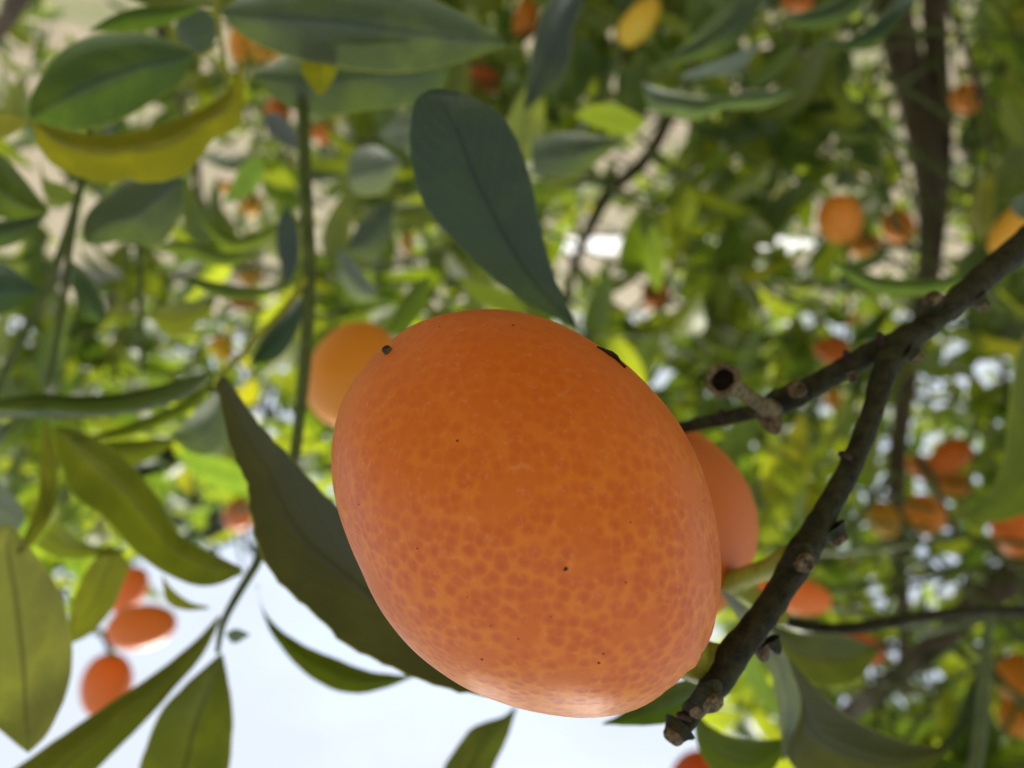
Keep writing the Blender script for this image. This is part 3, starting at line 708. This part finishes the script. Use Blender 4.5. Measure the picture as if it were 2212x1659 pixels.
    BVH = BVHTree.FromPolygons([Vector(q) for q in v], f)
    # small dark specks on the skin, one joined part
    sv, sf = [], []
    specks = [(988, 952, 4), (1222, 1229, 6), (1108, 703, 4.5), (950, 706, 3), (1041, 1424, 4), (1293, 1432, 4), (1303, 1412, 3.5), (1352, 1258, 3), (1362, 1128, 2.5), (902, 1185, 3), (895, 1215, 2), (1120, 1380, 2.5), (1520, 1082, 3), (1190, 2 + 1330, 2.5), (775, 1090, 3), (770, 1150, 2.5), (1060, 1352, 2.5), (1440, 1300, 2), (1010, 1290, 2)]
    for x, y, r in specks:
        q, n = surf(x, y); R = r * .5 * D0 / FPX * 1.25
        t = n.orthogonal().normalized(); b_ = n.cross(t); k0 = len(sv)
        for k in range(7):
            a = 2 * math.pi * k / 7; rr = R * random.uniform(.7, 1.3)
            sv.append(q + n * .00002 + (t * math.cos(a) + b_ * math.sin(a)) * rr)
        sv.append(q + n * (R * .5 + .00002)); sf += [(k0 + k, k0 + (k + 1) % 7, k0 + 7) for k in range(7)]
    link(bpy.data.objects.new('speck', meshdata('speck', sv, sf, M_DARK)), root)['kind'] = 'stuff'
    # dried style at the blossom end
    q, n = surf(838, 760)
    ax = (n + ex * -.35 + ey * -.3).normalized()
    R = 10 * D0 / FPX
    tv, tf = lathe_arrays(q, ax, [(-R * .6, R * 1.3), (R * .1, R * .95), (R * .5, R * .98), (R * .9, R * .9), (R * 1.2, R * .6), (R * 1.35, R * .25)], 12, .12, 3)
    link(bpy.data.objects.new('style_remnant', meshdata('style_remnant', tv, tf, M_CORK)), root)
    # dry scab at the upper edge
    pts = []
    for x, y in ((1292, 746), (1305, 752), (1320, 763), (1332, 770), (1342, 780), (1352, 790)):
        q, n = surf(x - 3, y + 5); pts.append(q + n * .00012)
    tv, tf = tube_arrays(pts, [.00006, .00012, .00026, .00022, .00010, .00012], 10, .35)
    link(bpy.data.objects.new('scab', meshdata('scab', tv, tf, M_DARK)), root)
    # stalk and calyx
    a0, a1, a2 = P(1470, 1400, .0835) - c, P(1515, 1430, .0840) - c, P(1575, 1432, .0835) - c
    tv, tf = tube_arrays([a0, (a0 + a1) / 2, a1, (a1 + a2) / 2, a2], np.array([52, 54, 46, 40, 40]) * .084 / FPX, 14, .05)
    link(bpy.data.objects.new('stalk', meshdata('stalk', tv, tf, M_YOUNG)), root)
    tag(root, 'big ripe orange kumquat with dotted skin, filling the middle of the view', 'fruit', 'kumquats hanging in the tree')
    return root
big_fruit()
k2 = kumquat(1378, 1120, 500, 455, 33, (.66, .15, .008), 'orange kumquat tucked directly behind the big fruit, on a short yellow-green stalk', d=.121, tilt=-.15)
# its own stalk, out to the dark twig
_c = Vector(k2.location)
tv, tf = tube_arrays([P(1560, 1262, .112), P(1590, 1256, .108), P(1620, 1243, .103), P(1665, 1228, .096), P(1705, 1205, .089)], np.array([36, 30, 24, 22, 24]) * .1 / FPX, 12, .05)
ob = link(bpy.data.objects.new('stalk', meshdata('stalk', tv, tf, M_YOUNG))); ob.parent = k2
bpy.context.view_layer.update(); ob.matrix_parent_inverse = k2.matrix_world.inverted()

kumquat(772, 812, 236, 218, 100, AMBER, 'bright amber kumquat half hidden behind the big fruit, beside the straight green shoot')
kumquat(306, 1354, 148, 96, 172, (.82, .19, .018), 'oblong orange kumquat lying sideways against the sky, middle one of three')
kumquat(230, 1482, 140, 104, -82, (.82, .18, .018), 'orange kumquat standing above the long olive leaf, against the sky')
kumquat(279, 1276, 110, 68, 118, (.82, .17, .018), 'orange kumquat slipping behind a yellow-olive leaf, above two others')
kumquat(515, 1112, 70, 62, 95, (.85, .20, .05), 'coral orange kumquat peeping out beside the edge of the bitten olive leaf')
kumquat(1815, 474, 108, 92, 75, (.82, .27, .02), 'largest orange kumquat in a cluster of three by the brown stem')
kumquat(1940, 488, 76, 66, 60, (.82, .25, .02), 'small kumquat touching the brown stem in a cluster of three')
kumquat(1866, 528, 74, 48, -10, (.82, .29, .02), 'small kumquat tucked under two others in a cluster of three')
kumquat(2088, 212, 70, 62, 50, (.82, .27, .04), 'kumquat beside the thin dark branch right of the brown stem')
kumquat(1418, 637, 68, 60, 70, ORANGE, 'lone round kumquat in front of the pale dry ground')
kumquat(1796, 757, 76, 58, 20, (.78, .17, .015), 'dark orange kumquat just touching the dark twig from behind')
kumquat(2190, 486, 150, 62, 310, (.78, .40, .03), 'slender yellow-orange kumquat lying along the dark twig', size=.04)
kumquat(1137, 42, 92, 56, 100, (.8, .24, .02), 'oblong kumquat beside the dark hanging leaf')
kumquat(1380, 48, 124, 66, 130, YELLOW, 'slanting yellow unripe kumquat among grey-green leaves')
kumquat(1046, 166, 82, 48, 45, REDDISH, 'small reddish kumquat slanting below the pointed tip of a broad leaf')
kumquat(600, 241, 58, 56, 80, (.82, .18, .015), 'round red-orange kumquat left of the straight green shoot')
kumquat(704, 290, 64, 42, 20, (.84, .24, .05), 'small kumquat right of the straight green shoot under a light green leaf')
kumquat(540, 442, 54, 48, 40, (.85, .40, .02), 'yellow-orange kumquat with a bright end below the yellow curled leaf')
kumquat(497, 408, 52, 30, 30, (.84, .42, .04), 'faint yellow-orange kumquat next to a brighter one below the yellow curled leaf')
kumquat(540, 588, 60, 54, 90, (.62, .28, .012), 'brownish amber kumquat above a light green leaf')
kumquat(526, 652, 60, 40, 10, (.66, .24, .015), 'brownish amber kumquat under a light green leaf')
kumquat(480, 752, 60, 46, 50, (.85, .46, .02), 'golden kumquat where the young yellow-green shoot ends')
kumquat(516, 92, 90, 44, 95, (.82, .33, .03), 'thin strip of an amber kumquat behind a leaf stalk')
kumquat(572, 100, 70, 66, 95, (.82, .36, .02), 'round amber kumquat with a dark tip under the edge of a broad leaf')
kumquat(2052, 985, 96, 68, -35, (.78, .17, .012), 'dark orange kumquat uppermost in the crowded cluster against bright gaps')
kumquat(1992, 1010, 70, 50, 40, (.82, .22, .03), 'orange kumquat in the crowded cluster, next to the forking thin stem')
kumquat(2056, 1045, 78, 52, 10, (.82, .27, .03), 'light orange kumquat in the middle of the crowded cluster')
kumquat(1996, 1112, 92, 84, 70, (.82, .27, .02), 'round orange kumquat at the right of a brown stem in the crowded cluster')
kumquat(1908, 1120, 84, 66, 60, (.72, .36, .02), 'golden kumquat at the left of a brown stem in the crowded cluster')
kumquat(2190, 1150, 110, 84, 70, (.82, .19, .02), 'red-orange kumquat under a broad green leaf')
kumquat(2200, 1464, 104, 88, 90, (.80, .25, .015), 'upper one of two kumquats touching next to a grey-green shoot')
kumquat(2202, 1542, 96, 84, 100, (.80, .26, .015), 'lower one of two kumquats touching next to a grey-green shoot')
kumquat(1712, 1284, 168, 78, 12, (.78, .17, .015), 'orange kumquat showing on both sides of the dark twig')
kumquat(1868, 1398, 96, 58, 30, (.82, .18, .05), 'coral kumquat wedged between thin dark branches')
kumquat(1516, 1700, 150, 140, 90, (.70, .09, .012), 'deep red-orange kumquat showing only its rounded end above the twig tip')
kumquat(1722, -8, 90, 60, 10, (.82, .20, .02), 'orange kumquat behind two narrow grey leaves')
for i, (x, y, l, s) in enumerate([(1690, 142, 44, 34), (1208, 372, 40, 32), (1204, 216, 38, 34), (1312, 158, 40, 26), (1730, 305, 34, 26), (1848, 690, 42, 34), (1570, 345, 30, 24), (1660, 410, 34, 30), (880, 522, 56, 26), (1745, 960, 40, 32), (1785, 95, 36, 28), (640, 830, 40, 30), (1640, 1000, 34, 28), (1800, 860, 52, 36)]):
    kumquat(x, y, l, s, 60 + 11 * i % 60, (.82, .34, .03), 'distant small amber kumquat deep among the blurred leaves', group='distant kumquats deep in the tree')

# ------------------------------------------------------------------ sprays of leaves
def spray(base, direc, length, nleaf, rng, lsize=.052):
    """a bent twig with alternate leaves; returns path and leaf matrices"""
    direc = direc.normalized(); bend = Vector((rng.uniform(-.4, .4), rng.uniform(-.4, .4), rng.uniform(-.5, .1)))
    path = []
    for i in range(6):
        t = i / 5; path.append(base + direc * length * t + bend * length * .35 * t * t)
    mats = []
    for k in range(nleaf):
        t = .15 + .85 * (k + rng.uniform(-.2, .2)) / nleaf
        p = base + direc * length * t + bend * length * .35 * t * t
        tn = (direc + bend * .7 * t).normalized()
        sd = tn.orthogonal().normalized(); sd = Matrix.Rotation(k * 2.4 + rng.uniform(-.5, .5), 3, tn) @ sd
        y = (tn * rng.uniform(.3, .9) + sd + Vector((0, 0, rng.uniform(-.35, .15)))).normalized()
        upv = (Vector((0, 0, 1)) + Vector((rng.uniform(-.7, .7), rng.uniform(-.7, .7), 0))).normalized()
        x = y.cross(upv)
        if x.length < .05: x = y.orthogonal()
        x.normalize(); z = x.cross(y)
        s = lsize * rng.uniform(.65, 1.2)
        m = Matrix(((x.x, y.x, z.x, p.x), (x.y, y.y, z.y, p.y), (x.z, y.z, z.z, p.z), (0, 0, 0, 1))) @ Matrix.Diagonal((s, s, s, 1))
        mats.append(m)
    return path, mats
rng = random.Random(11)
def add_spray_objects(base, direc, length, nleaf, lsize, keep=None):
    path, mats = spray(base, direc, length, nleaf, rng, lsize)
    v, f = tube_arrays([list(p) for p in path], np.linspace(.0022, .0009, 6), 6, .05)
    tw = to_tree(link(bpy.data.objects.new('twig', meshdata('twig', v, f, M_GREEN))))
    for m in mats:
        if keep and not keep(m): continue
        o = bpy.data.objects.new('leaf', LEAF_MESH[rng.randrange(8)]); link(o, tw)
        o.matrix_basis = m
        o.color = (*tint(rng), .4)
def pix(p):
    q = p - CAM; d = q.dot(FWD)
    return (W0 / 2 + q.dot(RGT) / d * FPX, H0 / 2 + q.dot(DWN) / d * FPX, d) if d > .01 else (0, 0, -1)
def clear_of_sky(p, m=30):
    """true where the photograph shows open sky or the ground"""
    x, y, d = pix(p)
    return (480 - m < x < 1530 + m and y > 1150 - m) or (x < 560 and y > 1290 - m)
STEM_GUARD = []
def guard_line(pts, pad):
    c = catmull([q for q in pts], 40)
    for x, y, d, w in c: STEM_GUARD.append((x, y, w / 2 + pad, d))
guard_line([(1925, -40, 1.05, 78), (1945, 100, 1.03, 74), (1985, 250, 1.0, 66), (2010, 400, 1.0, 60), (2008, 560, 1.0, 50), (1990, 680, 1.0, 44)], 16)
guard_line([(2018, -40, 1.06, 52), (2022, 120, 1.03, 50), (2030, 300, 1.01, 50)], 14)
guard_line([(1440, 260, 1.25, 30), (1390, 350, 1.25, 30), (1320, 410, 1.25, 32), (1280, 480, 1.25, 26), (1245, 560, 1.25, 20), (1225, 640, 1.25, 18)], 12)
guard_line([(2330, 1120, .9, 78), (2212, 1225, .9, 72), (2120, 1300, .9, 64), (2010, 1400, .92, 54), (1900, 1490, .95, 44), (1800, 1570, 1.0, 36)], 8)
guard_line([(1950, 880, 1.0, 40), (1935, 1100, 1.0, 36), (1950, 1300, 1.0, 30)], 6)
GA = np.array(STEM_GUARD + [(x, y, r, d) for x, y, r, d in FRUIT_GUARD])
def hides(m):
    """would this leaf stand in front of a stem or fruit that the photograph shows?"""
    for t in (0, .5, 1):
        x, y, d = pix(m @ Vector((0, t, 0)))
        if d < 0: continue
        if np.any((np.hypot(GA[:, 0] - x, GA[:, 1] - y) < GA[:, 2] + 34 / max(d, .3) * .5) & (GA[:, 3] + .02 > d)): return True
    return False
# a short leafy shoot above every hanging fruit
for p, z in fruit_sites:
    dr = (z + Vector((rng.uniform(-.4, .4), rng.uniform(.3, .9), rng.uniform(.1, .6))))
    add_spray_objects(p - z * .006, dr, rng.uniform(.06, .10), 4, .05, lambda m: not hides(m) and not clear_of_sky(m.translation, 60) and pix(m.translation)[1] > 0)

# foliage further in: one mass of many small leaves
def density(x, y):
    if 470 < x < 1545 and y > 1130: return 0
    if x < 600 and y > 1250: return 0
    if x < 480 and y < 640: return .2
    if x < 700 and y < 760: return .75
    if x < 700: return .75
    if x < 1150 and y < 700: return .9
    if 1210 < x < 1620 and 480 < y < 650: return .25
    if y > 800 and x > 1500: return 1.6 / 1.6
    if y > 1130: return .9
    return 1.0
TV, TF, TUV, TC = [], [], [], []
off = 0
WV, WF = [], []; woff = 0
count = 0
for it in range(12000):
    if count > 1350: break
    x = rng.uniform(-300, 2900); y = rng.uniform(-450, 1850)
    if rng.random() > density(x, y): continue
    if x > 2300 and rng.random() < .5: continue
    d = .55 + 1.9 * rng.random() ** 1.3
    if y > 1000: d = .42 + 1.1 * rng.random()
    if x < 700: d = .6 + 1.2 * rng.random()
    base = P(x, y, d)
    if base.z < .25: continue
    direc = Vector((rng.uniform(-1, 1), rng.uniform(-1, 1), rng.uniform(-.5, .9)))
    path, mats = spray(base, direc, rng.uniform(.10, .2), rng.randrange(8, 13), rng, .058)
    if any(clear_of_sky(p, 10) for p in path): continue
    count += 1
    v, f = tube_arrays([list(p) for p in path], np.linspace(.0022, .0009, 6), 5, .05)
    WV.append(v); WF += [tuple(np.array(q) + woff) for q in f]; woff += len(v)
    for m in mats:
        if clear_of_sky(m.translation, 25) or hides(m): continue
        lv, lf, luv = LEAF_SHAPES[rng.randrange(8)]
        M = np.array(m); w = lv @ M[:3, :3].T + M[:3, 3]
        TV.append(w); TUV.append(luv); TC.append(np.tile((*tint(rng), 1), (len(w), 1)))
        TF.append(np.array(lf) + off); off += len(w)
# unseen sprays added towards the sun, out of view, to shade the big fruit
over = P(1140, 1115, .075)
for it in range(44):
    t = rng.uniform(.2, .6)
    base = over + sdir * t + Vector((rng.uniform(-.13, .13), rng.uniform(-.05, .14), rng.uniform(-.02, .06)))
    path, mats = spray(base, Vector((rng.uniform(-1, 1), rng.uniform(-1, 1), rng.uniform(-.2, .4))), rng.uniform(.10, .16), rng.randrange(7, 11), rng, .055)
    v, f = tube_arrays([list(p) for p in path], np.linspace(.0022, .0009, 6), 5, .05)
    WV.append(v); WF += [tuple(np.array(q) + woff) for q in f]; woff += len(v)
    for m in mats:
        if any(0 < pix(m @ Vector((0, k, 0)))[2] and pix(m @ Vector((0, k, 0)))[1] < 1760 for k in (0, 1)): continue
        lv, lf, luv = LEAF_SHAPES[rng.randrange(8)]
        M = np.array(m); w = lv @ M[:3, :3].T + M[:3, 3]
        TV.append(w); TUV.append(luv); TC.append(np.tile((*tint(rng), 1), (len(w), 1)))
        TF.append(np.array(lf) + off); off += len(w)
TVa, TUVa, TCa = np.vstack(TV), np.vstack(TUV), np.vstack(TC)
me = meshdata('foliage', TVa.tolist(), np.vstack(TF).tolist(), M_FOL, True, TUVa)
ca = me.color_attributes.new('leaf_tint', 'FLOAT_COLOR', 'POINT'); ca.data.foreach_set('color', TCa.astype(np.float32).ravel())
fo = to_tree(link(bpy.data.objects.new('foliage', me))); fo['kind'] = 'stuff'
me = meshdata('fine_twigs', np.vstack(WV).tolist(), WF, M_GREEN)
ft = to_tree(link(bpy.data.objects.new('fine_twigs', me))); ft['kind'] = 'stuff'

# ------------------------------------------------------------------ distant trees beyond the pavement
M_FAR = plain('far_foliage', (.018, .03, .012), (.05, .075, .022), 1.5)
def far_tree(x, dist, height, width, label, seed):
    rg = np.random.RandomState(seed)
    bx = P(x, 680, dist); root = empty('broad_tree', (bx.x, bx.y, 0))
    tag(root, label, 'tree', 'trees beyond the pavement')
    v, f = tube_arrays([(0, 0, -.1), (.05, 0, height * .2), (.1, .05, height * .45), (.05, .1, height * .7)], [height * .035, height * .028, height * .02, height * .008], 10, .08)
    link(bpy.data.objects.new('trunk', meshdata('trunk', v, f, M_BARK)), root)
    n = 5200
    cl = rg.normal(size=(46, 3)); cl /= np.linalg.norm(cl, axis=1)[:, None]; cl *= rg.uniform(.35, .95, (46, 1))
    c = cl[rg.randint(46, size=n)] + rg.normal(scale=.17, size=(n, 3))
    c *= np.array([width / 2, width / 2, height * .38]); c[:, 2] += height * .62
    s = rg.uniform(.2, .5, n) * height / 8
    a = rg.normal(size=(n, 3)); a /= np.linalg.norm(a, axis=1)[:, None]
    b_ = np.cross(a, rg.normal(size=(n, 3))); b_ /= np.linalg.norm(b_, axis=1)[:, None]
    v = np.stack([c - a * s[:, None], c + b_ * s[:, None] * .5, c + a * s[:, None], c - b_ * s[:, None] * .5], 1).reshape(-1, 3)
    f = np.arange(4 * n).reshape(-1, 4)
    o = link(bpy.data.objects.new('crown', meshdata('crown', v.tolist(), f.tolist(), M_FAR, False)), root); o['kind'] = 'stuff'
far_tree(250, 30, 10.5, 11, 'dark broad tree far off behind the yellow-olive leaves', 3)
far_tree(-420, 34, 9, 10, 'dark rounded tree far off, standing apart from the broad one, nearer the yellow-edged leaves', 4)
far_tree(1720, 38, 5.5, 6, 'low dark tree far beyond the pale pavement, behind the brown stems', 5)
far_tree(2500, 42, 9, 11, 'tall dark tree far beyond the pavement, hidden behind thick foliage', 6)
